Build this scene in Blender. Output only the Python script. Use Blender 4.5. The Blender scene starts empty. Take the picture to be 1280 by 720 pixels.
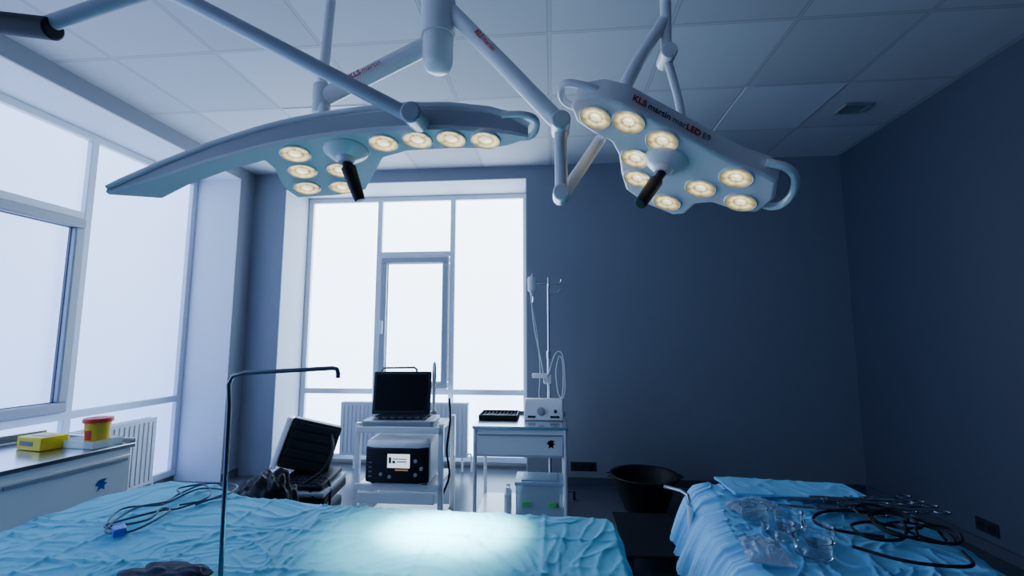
import bpy, bmesh, math, random
from mathutils import Vector, Matrix, noise
random.seed(7)
V=Vector
pi=math.pi
COL=bpy.context.scene.collection

# ------------------------------------------------------------------ materials
def M(name,col,r=.5,metal=0.,var=.06,scale=12.,bump=0.,bscale=60.,emit=None,es=0.,trans=0.,coat=0.,ior=1.45,alpha=1.,spec=.5,crease=0.):
    m=bpy.data.materials.new(name);m.use_nodes=True
    nt=m.node_tree;b=nt.nodes["Principled BSDF"]
    tc=nt.nodes.new("ShaderNodeTexCoord")
    n=nt.nodes.new("ShaderNodeTexNoise");n.inputs["Scale"].default_value=scale;n.inputs["Detail"].default_value=4
    nt.links.new(tc.outputs["Object"],n.inputs["Vector"])
    mx=nt.nodes.new("ShaderNodeMix");mx.data_type='RGBA'
    c1=[max(0,c*(1-var)) for c in col];c2=[min(1,c*(1+var)) for c in col]
    mx.inputs[6].default_value=(*c1,1);mx.inputs[7].default_value=(*c2,1)
    nt.links.new(n.outputs["Fac"],mx.inputs[0]);nt.links.new(mx.outputs[2],b.inputs["Base Color"])
    b.inputs["Roughness"].default_value=r;b.inputs["Metallic"].default_value=metal
    b.inputs["Transmission Weight"].default_value=trans;b.inputs["Coat Weight"].default_value=coat
    b.inputs["IOR"].default_value=ior;b.inputs["Alpha"].default_value=alpha
    b.inputs["Specular IOR Level"].default_value=spec
    if emit: 
        b.inputs["Emission Color"].default_value=(*emit,1);b.inputs["Emission Strength"].default_value=es
    bp=None
    if bump:
        n2=nt.nodes.new("ShaderNodeTexNoise");n2.inputs["Scale"].default_value=bscale;n2.inputs["Detail"].default_value=5
        nt.links.new(tc.outputs["Object"],n2.inputs["Vector"])
        bp=nt.nodes.new("ShaderNodeBump");bp.inputs["Strength"].default_value=bump;bp.inputs["Distance"].default_value=.01
        nt.links.new(n2.outputs["Fac"],bp.inputs["Height"]);nt.links.new(bp.outputs[0],b.inputs["Normal"])
    if crease:
        n3=nt.nodes.new("ShaderNodeTexNoise");n3.noise_type='RIDGED_MULTIFRACTAL';n3.inputs["Scale"].default_value=8.;n3.inputs["Detail"].default_value=3
        n3.inputs["Distortion"].default_value=.5
        nt.links.new(tc.outputs["Object"],n3.inputs["Vector"])
        b3=nt.nodes.new("ShaderNodeBump");b3.inputs["Strength"].default_value=crease;b3.inputs["Distance"].default_value=.013
        nt.links.new(n3.outputs["Fac"],b3.inputs["Height"])
        if bp: nt.links.new(bp.outputs[0],b3.inputs["Normal"])
        nt.links.new(b3.outputs[0],b.inputs["Normal"])
    return m
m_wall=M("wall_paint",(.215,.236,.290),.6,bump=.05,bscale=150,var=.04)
m_wallr=M("wall_paint_right_shade",(.070,.080,.112),.6,bump=.05,bscale=150,var=.04)  # same wall paint, with the right side's shade put into the colour
m_walln=M("wall_paint_near_dimmed",(.09,.10,.12),.6,bump=.05,bscale=150,var=.04)  # unseen wall behind the camera, colour darkened to cut bounced light
m_reveal=M("reveal_white",(.68,.73,.81),.6,var=.03)
m_reveal2=M("reveal_white_dimmed",(.46,.50,.57),.6,var=.03)  # white reveal, darkened in colour to offset the back window's glare
m_frame=M("window_frame",(.66,.70,.76),.35,var=.03)
m_sash=M("sash_grey",(.32,.36,.42),.35,var=.03)
m_seal=M("seal_grey",(.12,.14,.18),.5)
m_floor=M("vinyl_floor",(.06,.068,.092),.28,var=.15,scale=25,bump=.03)
m_base=M("baseboard_paint",(.07,.078,.10),.4)
m_white=M("white_enamel",(.86,.86,.86),.3,var=.02,coat=.3)
m_lamp=M("lamp_housing",(.90,.87,.85),.3,var=.02,coat=.4)
m_lamp2=M("lamp_underside_warmed",(.88,.75,.73),.35,var=.03)  # white housing, warm tint added to offset teal light bounced off the drape
m_panel=M("lamp_side_panel",(.52,.53,.56),.35,var=.03)
m_arm=M("arm_enamel",(.80,.80,.80),.3,var=.02,coat=.3)
m_armg=M("arm_grey",(.46,.48,.52),.3,var=.03,coat=.2)
m_black=M("black_plastic",(.008,.009,.012),.5,var=.2,spec=.3)
m_rubber=M("black_rubber",(.010,.011,.016),.6,var=.2,spec=.3)
m_dark=M("dark_plastic",(.02,.023,.032),.5,var=.1,spec=.3)
m_grey=M("grey_plastic",(.30,.32,.35),.45)
m_steel=M("stainless_steel",(.58,.61,.66),.2,1.,var=.08,scale=30)
m_steeld=M("dark_steel",(.16,.18,.21),.3,1.,var=.08,scale=30)
m_steelm=M("instrument_steel",(.34,.38,.43),.25,1.,var=.08,scale=30)
m_screen=M("screen_glass",(.003,.004,.006),.25,var=.1,spec=.3)
m_drape=M("blue_drape",(.11,.50,.70),.75,var=.07,scale=5,bump=.25,bscale=35,crease=.24)
m_drape2=M("pale_blue_drape",(.17,.50,.80),.7,var=.07,scale=6,bump=.25,bscale=35,crease=.26)
m_red=M("red_print",(.60,.015,.03),.5)
m_ink=M("dark_print",(.03,.035,.06),.5)
m_inkg=M("grey_print",(.16,.18,.22),.5)
m_blue=M("blue_print",(.04,.14,.65),.5)
m_yel=M("yellow_plastic",(.88,.68,.02),.4,var=.05)
m_org=M("amber_plastic",(.92,.58,.02),.4,var=.05)
m_redp=M("red_plastic",(.80,.04,.02),.4,var=.05)
m_green=M("green_plastic",(.12,.70,.15),.4)
m_clear=M("clear_plastic",(.85,.95,1.),.12,trans=.65,ior=1.2,var=.02)
m_lid=M("pale_blue_lid",(.55,.74,.90),.25,trans=.3,ior=1.3,var=.02)
m_pouch=M("pouch_film",(.80,.90,.98),.15,trans=.85,ior=1.12,var=.02)
m_glass=M("clear_glass",(.8,.88,.93),.04,trans=1.,ior=1.35,var=.01)
m_cable=M("grey_cable",(.05,.065,.11),.5)
m_lit=M("lit_screen",(.6,.65,.7),.3,emit=(.75,.85,1),es=1.3)
m_orange=M("orange_print",(.7,.35,.1),.5,emit=(1,.5,.2),es=.15)
m_gauze=M("gauze",(.76,.80,.82),.9,bump=.6,bscale=90)
m_purple=M("dark_cloth",(.03,.034,.065),.9,bump=.5,bscale=40)
m_rad=M("radiator_enamel",(.62,.66,.72),.35,var=.03)
m_bag=M("black_bag",(.006,.007,.012),.4,var=.2,bump=.8,bscale=14,spec=.3)
m_vent=M("vent_metal",(.36,.39,.44),.5)
m_diff=M("light_diffuser",(.62,.64,.68),.5,var=.02)

def win_mat(name,c1,c2,s):
    m=bpy.data.materials.new(name);m.use_nodes=True;nt=m.node_tree;b=nt.nodes["Principled BSDF"]
    g=nt.nodes.new("ShaderNodeNewGeometry");sp=nt.nodes.new("ShaderNodeSeparateXYZ");nt.links.new(g.outputs["Position"],sp.inputs[0])
    n=nt.nodes.new("ShaderNodeTexNoise");n.inputs["Scale"].default_value=.7;n.inputs["Detail"].default_value=1
    nt.links.new(g.outputs["Position"],n.inputs["Vector"])
    mr=nt.nodes.new("ShaderNodeMapRange");mr.inputs[1].default_value=.1;mr.inputs[2].default_value=2.8
    nt.links.new(sp.outputs[2],mr.inputs[0])
    ad=nt.nodes.new("ShaderNodeMath");ad.operation='MULTIPLY_ADD';ad.inputs[1].default_value=.7;nt.links.new(mr.outputs[0],ad.inputs[0]);
    n3=nt.nodes.new("ShaderNodeMath");n3.operation='MULTIPLY';n3.inputs[1].default_value=.4;nt.links.new(n.outputs["Fac"],n3.inputs[0]);nt.links.new(n3.outputs[0],ad.inputs[2])
    mx=nt.nodes.new("ShaderNodeMix");mx.data_type='RGBA';mx.inputs[6].default_value=(*c1,1);mx.inputs[7].default_value=(*c2,1)
    nt.links.new(ad.outputs[0],mx.inputs[0]);nt.links.new(mx.outputs[2],b.inputs["Emission Color"])
    b.inputs["Emission Strength"].default_value=s;b.inputs["Base Color"].default_value=(.5,.6,.7,1);b.inputs["Roughness"].default_value=.35
    return m
m_paneL=win_mat("frosted_pane_side",(.14,.26,.72),(.43,.57,.95),3.3)
m_paneB=win_mat("frosted_pane_back",(.40,.62,.97),(.74,.88,1.),7.5)

def ceil_mat():
    m=bpy.data.materials.new("ceiling_tiles");m.use_nodes=True;nt=m.node_tree;b=nt.nodes["Principled BSDF"];L=nt.links.new
    g=nt.nodes.new("ShaderNodeNewGeometry");sp=nt.nodes.new("ShaderNodeSeparateXYZ");L(g.outputs["Position"],sp.inputs[0])
    def mth(op,a,b_=None,c=None):
        n=nt.nodes.new("ShaderNodeMath");n.operation=op
        for i,x in enumerate((a,b_,c)):
            if x is None: continue
            if isinstance(x,(int,float)): n.inputs[i].default_value=x
            else: L(x,n.inputs[i])
        return n.outputs[0]
    T=.705
    ys=mth('SUBTRACT',sp.outputs[1],2.53)
    px=mth('PINGPONG',sp.outputs[0],T/2);py=mth('PINGPONG',ys,T/2)
    mn=mth('MINIMUM',px,py)
    bar=mth('LESS_THAN',mn,.009);edge=mth('LESS_THAN',mth('ABSOLUTE',mth('SUBTRACT',mn,.011)),.0025)
    fx=mth('FLOOR',mth('DIVIDE',sp.outputs[0],T));fy=mth('FLOOR',mth('DIVIDE',ys,T))
    cb=nt.nodes.new("ShaderNodeCombineXYZ");L(fx,cb.inputs[0]);L(fy,cb.inputs[1])
    wn=nt.nodes.new("ShaderNodeTexWhiteNoise");L(cb.outputs[0],wn.inputs["Vector"])
    n=nt.nodes.new("ShaderNodeTexNoise");n.inputs["Scale"].default_value=180;L(g.outputs["Position"],n.inputs["Vector"])
    v=mth('MULTIPLY_ADD',wn.outputs["Value"],.26,.80);v=mth('MULTIPLY',v,mth('MULTIPLY_ADD',n.outputs["Fac"],.08,.96))
    v=mth('MULTIPLY',v,mth('SUBTRACT',1,mth('MULTIPLY',edge,.36)));v=mth('MULTIPLY',v,mth('SUBTRACT',1,mth('MULTIPLY',bar,.10)))
    sc=nt.nodes.new("ShaderNodeVectorMath");sc.operation='SCALE';sc.inputs[0].default_value=(.57,.59,.62);L(v,sc.inputs["Scale"])
    L(sc.outputs[0],b.inputs["Base Color"]);b.inputs["Roughness"].default_value=.85
    bp=nt.nodes.new("ShaderNodeBump");bp.inputs["Strength"].default_value=.25;bp.inputs["Distance"].default_value=.01
    L(mth('SUBTRACT',1,edge),bp.inputs["Height"]);L(bp.outputs[0],b.inputs["Normal"])
    return m
m_ceil=ceil_mat()

def led_mat():
    m=bpy.data.materials.new("led_reflector");m.use_nodes=True;nt=m.node_tree;b=nt.nodes["Principled BSDF"];L=nt.links.new
    tc=nt.nodes.new("ShaderNodeTexCoord");ln=nt.nodes.new("ShaderNodeVectorMath");ln.operation='LENGTH'
    mp=nt.nodes.new("ShaderNodeMapping");mp.inputs["Scale"].default_value=(1,1,0);L(tc.outputs["Object"],mp.inputs[0]);L(mp.outputs[0],ln.inputs[0])
    cr=nt.nodes.new("ShaderNodeValToRGB");e=cr.color_ramp.elements
    mr=nt.nodes.new("ShaderNodeMath");mr.operation='DIVIDE';mr.inputs[1].default_value=.052;L(ln.outputs["Value"],mr.inputs[0]);L(mr.outputs[0],cr.inputs[0])
    e[0].position=0;e[0].color=(1.,.95,.76,1);e[1].position=1;e[1].color=(.10,.08,.035,1)
    for p,c in ((.30,(1.,.90,.58,1)),(.42,(.34,.27,.12,1)),(.60,(.75,.62,.32,1)),(.80,(.30,.24,.10,1))):
        x=e.new(p);x.color=c
    sp=nt.nodes.new("ShaderNodeSeparateXYZ");L(tc.outputs["Object"],sp.inputs[0])
    at=nt.nodes.new("ShaderNodeMath");at.operation='ARCTAN2';L(sp.outputs[1],at.inputs[0]);L(sp.outputs[0],at.inputs[1])
    ml=nt.nodes.new("ShaderNodeMath");ml.operation='MULTIPLY';ml.inputs[1].default_value=9;L(at.outputs[0],ml.inputs[0])
    sn=nt.nodes.new("ShaderNodeMath");sn.operation='SINE';L(ml.outputs[0],sn.inputs[0])
    nz=nt.nodes.new("ShaderNodeTexNoise");nz.inputs["Scale"].default_value=22;L(tc.outputs["Object"],nz.inputs["Vector"])
    ma=nt.nodes.new("ShaderNodeMath");ma.operation='MULTIPLY_ADD';ma.inputs[1].default_value=.12;L(sn.outputs[0],ma.inputs[0])
    mb=nt.nodes.new("ShaderNodeMath");mb.operation='MULTIPLY_ADD';mb.inputs[1].default_value=2.6;mb.inputs[2].default_value=-.45;L(nz.outputs["Fac"],mb.inputs[0]);L(mb.outputs[0],ma.inputs[2])
    st=nt.nodes.new("ShaderNodeMath");st.operation='MULTIPLY';st.inputs[1].default_value=2.6;L(ma.outputs[0],st.inputs[0])
    mxm=nt.nodes.new("ShaderNodeMath");mxm.operation='MAXIMUM';mxm.inputs[1].default_value=.7;L(st.outputs[0],mxm.inputs[0])
    L(cr.outputs[0],b.inputs["Emission Color"]);L(mxm.outputs[0],b.inputs["Emission Strength"])
    b.inputs["Base Color"].default_value=(.35,.30,.17,1);b.inputs["Roughness"].default_value=.10;b.inputs["Metallic"].default_value=.6;b.inputs["Coat Weight"].default_value=.6
    return m
m_led=led_mat()

# ------------------------------------------------------------------ mesh helpers
def BM(): return bmesh.new()
def box(bm,c,s,R=None):
    vs=[]
    for z in (-.5,.5):
        for y in (-.5,.5):
            for x in (-.5,.5):
                p=V((x*s[0],y*s[1],z*s[2]))
                if R: p=R@p
                vs.append(bm.verts.new(p+V(c)))
    for f in ((0,2,3,1),(4,5,7,6),(0,1,5,4),(2,6,7,3),(0,4,6,2),(1,3,7,5)): bm.faces.new([vs[i] for i in f])
    return bm
def boxr(bm,x0,x1,y0,y1,z0,z1): return box(bm,((x0+x1)/2,(y0+y1)/2,(z0+z1)/2),(x1-x0,y1-y0,z1-z0))
def catmull(pts,n=6):
    pts=[V(p) for p in pts];out=[]
    if len(pts)<3: return pts
    P=[pts[0]*2-pts[1]]+pts+[pts[-1]*2-pts[-2]]
    for i in range(1,len(P)-2):
        for k in range(n):
            t=k/n;a,b,c,d=P[i-1],P[i],P[i+1],P[i+2]
            out.append(.5*((2*b)+(c-a)*t+(2*a-5*b+4*c-d)*t*t+(3*b-a-3*c+d)*t**3))
    out.append(pts[-1]);return out
def tube(bm,pts,r,seg=12,smooth=0,flat=1.):
    pts=[V(p) for p in pts]
    rs=r if isinstance(r,(list,tuple)) else None
    if smooth: pts=catmull(pts,smooth);
    if rs and len(rs)!=len(pts): rs=[rs[min(len(rs)-1,int(i/len(pts)*len(rs)))] for i in range(len(pts))]
    t0=(pts[1]-pts[0]).normalized()
    u=t0.cross(V((0,1,0)))
    if u.length<.1:u=t0.cross(V((1,0,0)))
    u.normalize();rings=[]
    for i,p in enumerate(pts):
        if i==0:t=pts[1]-pts[0]
        elif i==len(pts)-1:t=pts[-1]-pts[-2]
        else:t=(pts[i+1]-pts[i]).normalized()+(pts[i]-pts[i-1]).normalized()
        t.normalize();u=(u-t*u.dot(t)).normalized();w=t.cross(u)
        rr=rs[i] if rs else r
        rings.append([bm.verts.new(p+(u*math.cos(2*pi*k/seg)+w*math.sin(2*pi*k/seg)*flat)*rr) for k in range(seg)])
    for a,b in zip(rings,rings[1:]):
        for k in range(seg): bm.faces.new((a[k],a[(k+1)%seg],b[(k+1)%seg],b[k]))
    bm.faces.new(rings[0][::-1]);bm.faces.new(rings[-1]);return bm
def cyl(bm,a,b,r,r2=None,seg=24): return tube(bm,[a,b],[r,r if r2 is None else r2],seg)
def lathe(bm,prof,c=(0,0,0),seg=36,mat=None):
    rings=[]
    for r,z in prof:
        if r<1e-6:
            v=bm.verts.new(((mat@V((0,0,z))) if mat else V((0,0,z)))+V(c));rings.append([v])
        else:
            ring=[]
            for k in range(seg):
                p=V((r*math.cos(2*pi*k/seg),r*math.sin(2*pi*k/seg),z))
                if mat:p=mat@p
                ring.append(bm.verts.new(p+V(c)))
            rings.append(ring)
    for a,b in zip(rings,rings[1:]):
        if len(a)==1 and len(b)==1: continue
        for k in range(seg):
            k2=(k+1)%seg
            if len(a)==1: bm.faces.new((a[0],b[k2],b[k]))
            elif len(b)==1: bm.faces.new((a[k],a[k2],b[0]))
            else: bm.faces.new((a[k],a[k2],b[k2],b[k]))
    return bm
def prism(bm,pts,z0,z1):
    a=[bm.verts.new((x,y,z0)) for x,y in pts];b=[bm.verts.new((x,y,z1)) for x,y in pts];n=len(pts)
    bm.faces.new(a[::-1]);bm.faces.new(b)
    for i in range(n): bm.faces.new((a[i],a[(i+1)%n],b[(i+1)%n],b[i]))
    return bm
def fin(name,bm,mats,parent=None,bev=0,seg=2,world=False,sharp=.6,label=None,sub=0,recalc=True):
    if world and parent is not None:
        o=parent.location if parent.parent is None else parent.location+parent.parent.location
        bmesh.ops.translate(bm,verts=bm.verts,vec=-V(o))
    if recalc: bmesh.ops.recalc_face_normals(bm,faces=bm.faces)
    for f in bm.faces:f.smooth=True
    for e in bm.edges:
        if len(e.link_faces)==2 and e.calc_face_angle(0)>sharp:e.smooth=False
    me=bpy.data.meshes.new(name);bm.to_mesh(me);bm.free()
    for m in (mats if isinstance(mats,(list,tuple)) else [mats]):me.materials.append(m)
    ob=bpy.data.objects.new(name,me);COL.objects.link(ob)
    if parent is not None:ob.parent=parent
    if bev:
        b=ob.modifiers.new("bev","BEVEL");b.width=bev;b.segments=seg;b.limit_method='ANGLE';b.angle_limit=.6
    if sub:
        s=ob.modifiers.new("sub","SUBSURF");s.levels=sub;s.render_levels=sub
    if label:ob["label"]=label
    return ob
def top(name,label,cat,loc=(0,0,0),rz=0,group=None):
    e=bpy.data.objects.new(name,None);e.empty_display_size=.1;COL.objects.link(e)
    e.location=loc;e.rotation_euler=(0,0,rz);e["label"]=label;e["category"]=cat
    if group:e["group"]=group
    return e
def tag(ob,label,cat,group=None):
    ob["label"]=label;ob["category"]=cat
    if group:ob["group"]=group
    return ob
def struct(name,bm,mats,bev=0):
    o=fin(name,bm,mats,bev=bev,sharp=.5);o["kind"]="structure";return o
def text(parent,name,body,org,xd,nrm,size,mat,bold=0.0):
    """flat lettering mesh; returns width"""
    c=bpy.data.curves.new(name,"FONT");c.body=body;c.size=size;c.extrude=.0006;c.offset=bold
    o=bpy.data.objects.new("tmp_text",c);COL.objects.link(o)
    dg=bpy.context.evaluated_depsgraph_get();me=bpy.data.meshes.new_from_object(o.evaluated_get(dg))
    w=max((v.co.x for v in me.vertices),default=0)
    bpy.data.objects.remove(o);me.materials.clear();me.materials.append(mat)
    xd=V(xd).normalized();n=V(nrm);n=(n-xd*n.dot(xd)).normalized();up=n.cross(xd)
    R=Matrix((xd,up,n)).transposed().to_4x4();R.translation=V(org)
    me.transform(R);ob=bpy.data.objects.new(name,me);COL.objects.link(ob);ob.parent=parent
    return w
def legs(parent,pts,z0,z1,r,mat):
    for x,y in pts:
        b=BM();cyl(b,(x,y,z0),(x,y,z1),r,seg=14);fin("leg",b,mat,parent)

# ------------------------------------------------------------------ room shell
struct("floor",boxr(BM(),-3.9,3.1,-1.8,5.3,-.1,0),m_floor)
struct("ceiling",boxr(BM(),-3.9,3.1,-1.8,5.3,3.2,3.3),m_ceil)
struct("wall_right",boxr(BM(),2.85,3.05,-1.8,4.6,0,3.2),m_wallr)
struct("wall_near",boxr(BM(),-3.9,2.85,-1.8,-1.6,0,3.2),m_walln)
b=BM();boxr(b,-3.9,-2.89,4.6,5.2,0,3.2);boxr(b,-.25,3.05,4.6,5.2,0,3.2);boxr(b,-2.89,-.25,4.6,5.2,3.07,3.2)
struct("wall_back",b,m_wall)
b=BM();boxr(b,-3.85,-3.25,4.38,4.6,0,3.2);boxr(b,-3.85,-3.25,-1.6,-1.4,0,3.2);boxr(b,-3.85,-3.25,-1.4,4.38,3.07,3.2)
struct("wall_left",b,m_wall)
b=BM();boxr(b,-2.89,-2.88,4.602,5.08,0,3.07);boxr(b,-.26,-.25,4.602,5.08,0,3.07);boxr(b,-2.88,-.26,4.602,5.08,3.06,3.07)
struct("trim_1",b,m_reveal2)
b=BM();boxr(b,-3.74,-3.252,4.37,4.38,0,3.07);boxr(b,-3.74,-3.252,-1.4,-1.39,0,3.07);boxr(b,-3.74,-3.252,-1.39,4.37,3.06,3.07)
struct("trim_2",b,m_reveal)
struct("baseboard_back",boxr(BM(),-.25,2.835,4.585,4.6,0,.07),m_base)
struct("baseboard_right",boxr(BM(),2.835,2.85,-1.6,4.585,0,.07),m_base)
struct("baseboard_left",boxr(BM(),-3.25,-3.235,4.38,4.6,0,.07),m_base)

def window(name,u0,u1,mull,sashes,fn,pane,t=0.04,zb=.06):
    """fn(u,depth)->(x,y); depth>0 into room"""
    def bar(bm,ua,ub,za,zb_,d0,d1):
        xa,ya=fn(ua,d0);xb,yb=fn(ub,d1)
        boxr(bm,min(xa,xb),max(xa,xb),min(ya,yb),max(ya,yb),za,zb_)
    fr=BM();z0,z1=zb,3.06
    bar(fr,u0,u1,z0,z0+.06,0,.08);bar(fr,u0,u1,z1-.06,z1,0,.08)
    for u in [u0+.03]+mull+[u1-.03]: bar(fr,u-.03,u+.03,z0+.06,z1-.06,0,.079)
    bar(fr,u0+.03,u1-.03,.775,.835,0,.078)
    for ua,ub in sashes:
        bar(fr,ua+.03,ub-.03,2.34,2.40,0,.078)
    o=fin(name,fr,m_frame,bev=.006);o["kind"]="structure"
    g=BM();bar(g,u0+.03,u1-.03,z0+.03,z1-.03,.02,.035)
    fin("glass_pane",g,pane,o)
    for ua,ub in sashes:
        s=BM();a,c=ua+.035,ub-.035;w=.075
        bar(s,a,c,.84,.84+w,.04,.11);bar(s,a,c,2.335-w,2.335,.04,.11);bar(s,a,a+w,.84+w,2.335-w,.04,.11);bar(s,c-w,c,.84+w,2.335-w,.04,.11)
        so=fin("sash",s,m_sash,o,bev=.012)
        h=BM();bar(h,a+.02,a+.05,1.45,1.60,.11,.14);fin("sash_handle",h,m_frame,so,bev=.004)
        k=BM();bar(k,a+w,a+w+.006,.84+w,2.335-w,.05,.07);bar(k,c-w-.006,c-w,.84+w,2.335-w,.05,.07);bar(k,a+w,c-w,.84+w,.846+w,.05,.07);bar(k,a+w,c-w,2.329-w,2.335-w,.05,.07)
        fin("rubber_seal",k,m_seal,so)
    return o
window("window_1",-2.88,-.26,[-2.0,-1.13],[(-2.0,-1.13)],lambda u,d:(u,5.15-d),m_paneB)
window("window_2",-1.39,4.37,[-.5,.4,1.3,2.4,3.28],[(2.4,3.28),(.4,1.3)],lambda u,d:(-3.80+d,u),m_paneL)

# ------------------------------------------------------------------ ceiling vent, panel, sockets
v=top("ceiling_vent","small slatted metal air vent in the tiled ceiling","vent",(2.38,3.62,3.2))
v.scale=(.85,.7,1)
b=BM();box(b,(0,-.11,-.006),(.24,.02,.012));box(b,(0,.11,-.006),(.24,.02,.012));box(b,(-.11,0,-.006),(.02,.22,.012));box(b,(.11,0,-.006),(.02,.22,.012));fin("vent_frame",b,m_grey,v)
b=BM()
for i in range(6): box(b,(0,-.085+i*.034,-.006),(.215,.03,.003),Matrix.Rotation(.5,3,'X'))
fin("vent_slats",b,m_vent,v)
def cpanel(x,y,lab):
    e=top("ceiling_panel_light",lab,"ceiling light",(x,y,3.2))
    b=BM();boxr(b,-.335,.335,-.335,.335,-.003,0);fin("diffuser",b,m_diff,e)
    b=BM()
    for s_ in (-1,1):boxr(b,s_*.340-.005,s_*.340+.005,-.345,.345,-.004,0)
    for s_ in (-1,1):boxr(b,-.335,.335,s_*.340-.005,s_*.340+.005,-.004,0)
    fin("panel_frame",b,m_diff,e)
cpanel(1.7625,3.5875,"square ceiling light panel with pale diffuser, switched off")
cpanel(-1.7625,3.5875,"square ceiling light panel with bright pale diffuser near windows")
def socket(label,loc,rz,n):
    e=top("wall_socket",label,"socket",loc,rz)
    b=BM();box(b,(0,-.004,0),(.082*n,.008,.085));fin("cover_plate",b,m_dark,e,bev=.003)
    for i in range(n):
        b=BM();x=(i-(n-1)/2)*.08
        R=Matrix.Rotation(pi/2,3,'X')
        lathe(b,[(.026,.009),(.026,.011),(.020,.011),(.020,.0085),(0,.0085)],(x,0,0),20,R);fin("socket_outlet",b,m_rubber,e)
socket("dark triple power socket low on the grey wall",(.29,4.6,.17),0,3)
socket("dark double power socket low on the shaded wall",(2.85,3.42,.16),-pi/2,2)

# ------------------------------------------------------------------ radiators
def radiator(label,loc,rz,L):
    e=top("radiator",label,"radiator",loc,rz)
    b=BM();boxr(b,-L/2,L/2,-.03,-.015,.15,.71);n=int(L/.045)
    for i in range(n):
        x=-L/2+.03+i*(L-.06)/(n-1);box(b,(x,-.033,.43),(.026,.008,.50))
    fin("front_panel",b,m_rad,e,bev=.004)
    b=BM();boxr(b,-L/2,L/2,.03,.045,.15,.71);boxr(b,-L/2+.01,L/2-.01,-.015,.03,.68,.70);boxr(b,-L/2,-L/2+.01,-.015,.03,.17,.69);boxr(b,L/2-.01,L/2,-.015,.03,.17,.69);fin("back_panel",b,m_rad,e)
    b=BM();tube(b,[(L/2-.02,.01,.18),(L/2+.03,.01,.18),(L/2+.04,.01,.15),(L/2+.04,.01,.0)],.011,10);fin("pipe",b,m_white,e)
    b=BM();tube(b,[(L/2-.06,.01,.16),(L/2-.06,.01,0)],.011,10);fin("pipe",b,m_white,e)
    for x in (-L/2+.16,L/2-.16):
        b=BM();boxr(b,x-.015,x+.015,.0,.06,0,.16);fin("bracket",b,m_white,e)
radiator("white ribbed panel radiator beneath the tall frosted window",(-1.60,4.92,0),0,1.40)
radiator("white ribbed panel radiator along the side windows",(-3.50,3.15,0),pi/2,1.35)

# ------------------------------------------------------------------ surgical lights
cm=top("ceiling_column","white enamel ceiling column carrying jointed lamp arms","column",(-.425,1.6,3.2))
b=BM();lathe(b,[(0,-.80),(.03,-.798),(.048,-.785),(.056,-.765),(.058,-.74),(.058,-.60)],seg=36);lathe(b,[(.058,-.6),(.054,-.595),(.054,-.02)]);fin("column_tube",b,m_arm,cm)
b=BM();lathe(b,[(0,0),(.14,0),(.14,-.02),(.10,-.05),(.055,-.07)]);fin("ceiling_flange",b,m_arm,cm)
b=BM();lathe(b,[(.060,-.50),(.066,-.50),(.066,-.66),(.060,-.66)]);fin("arm_bearing",b,m_arm,cm)

def lens_set(head,cells,R):
    src=None
    for i,(p,n) in enumerate(cells):
        q=n.to_track_quat('Z','Y').to_matrix().to_4x4();q.translation=p
        if src is None:
            b=BM();lathe(b,[(0,.0012),(R*.25,.0014),(R*.45,.0022),(R*.70,.0036),(R*.97,.005)],seg=32);o=fin("light_lens",b,m_led,head,sharp=1.)
            b=BM();lathe(b,[(R*.96,.0045),(R*1.0,.0065),(R*1.05,.005),(R*1.08,-.001),(R*1.08,-.004)],seg=36);r=fin("lens_ring",b,m_lamp,head)
            src=(o,r)
            o.matrix_local=q;r.matrix_local=q
        else:
            for s in src:
                c=s.copy();COL.objects.link(c);c.parent=head;c.matrix_local=q
# --- wide curved head
LL=top("surgical_light","wide curved white surgical light with drooping wing and lit lenses","surgical light",(-.64,1.35,2.0))
LN=[(-1.380,1.259),(-1.340,1.266),(-1.217,1.270),(-1.052,1.262),(-.891,1.254),(-.852,1.253),(-.825,1.252),(-.775,1.251),(-.686,1.250),(-.613,1.250),(-.563,1.250),(-.513,1.250),(-.417,1.251),(-.299,1.255),(-.182,1.264),(-.112,1.272),(-.064,1.285)]
LF=[(-1.383,1.275),(-1.29,1.37),(-1.19,1.35),(-1.02,1.33),(-.905,1.325),(-.905,1.38),(-.945,1.49),(-.935,1.57),(-.80,1.605),(-.69,1.595),(-.62,1.50),(-.55,1.40),(-.46,1.37),(-.33,1.365),(-.19,1.36),(-.13,1.34),(-.075,1.30)]
T=[.018,.030,.052,.067,.076,.078,.080,.082,.085,.087,.089,.090,.092,.091,.084,.070,.045]
def sz(x,y):return 1.39+.618-.17*(x+.405)**2-.15*(y-1.25)
b=BM();rings=[];rimp=[]
U=V((0,.15,1)).normalized()
for N_,F_,t in zip(LN,LF,T):
    N_=V((N_[0],N_[1],sz(*N_)));F_=V((F_[0],F_[1],sz(*F_)));D=(F_-N_);L_=max(D.length,.001);D/=L_
    ins=min(.03,L_*.3)
    ring=[N_+D*min(.006,L_*.1),F_-D*min(.006,L_*.1),F_+U*t*.10,F_+U*t*.55,F_-D*ins*.5+U*t*.85,F_-D*ins*1.2+U*t,N_+D*ins*.9+U*t*1.02,N_+D*ins*.3+U*t*1.0,N_-D*.002+U*t*.90,N_+D*.001+U*t*.72,N_+D*.001+U*t*.14]
    rimp.append(N_+U*t*.86-D*.002)
    rings.append([b.verts.new(p) for p in ring])
n=len(rings[0])
for A,B_ in zip(rings,rings[1:]):
    for k in range(n): 
        f=b.faces.new((A[k],A[(k+1)%n],B_[(k+1)%n],B_[k]))
        if k==0:f.material_index=1
        if k==9:f.material_index=2
b.faces.new(rings[0]);b.faces.new(rings[-1][::-1])
headL=fin("lamp_head",b,[m_lamp,m_lamp2,m_panel],LL,world=True,sharp=.5)
b=BM();tube(b,rimp,[.006]+[.009]*15+[.008],12);fin("rim_rail",b,m_lamp,headL,world=True)
o=LL.location
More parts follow.
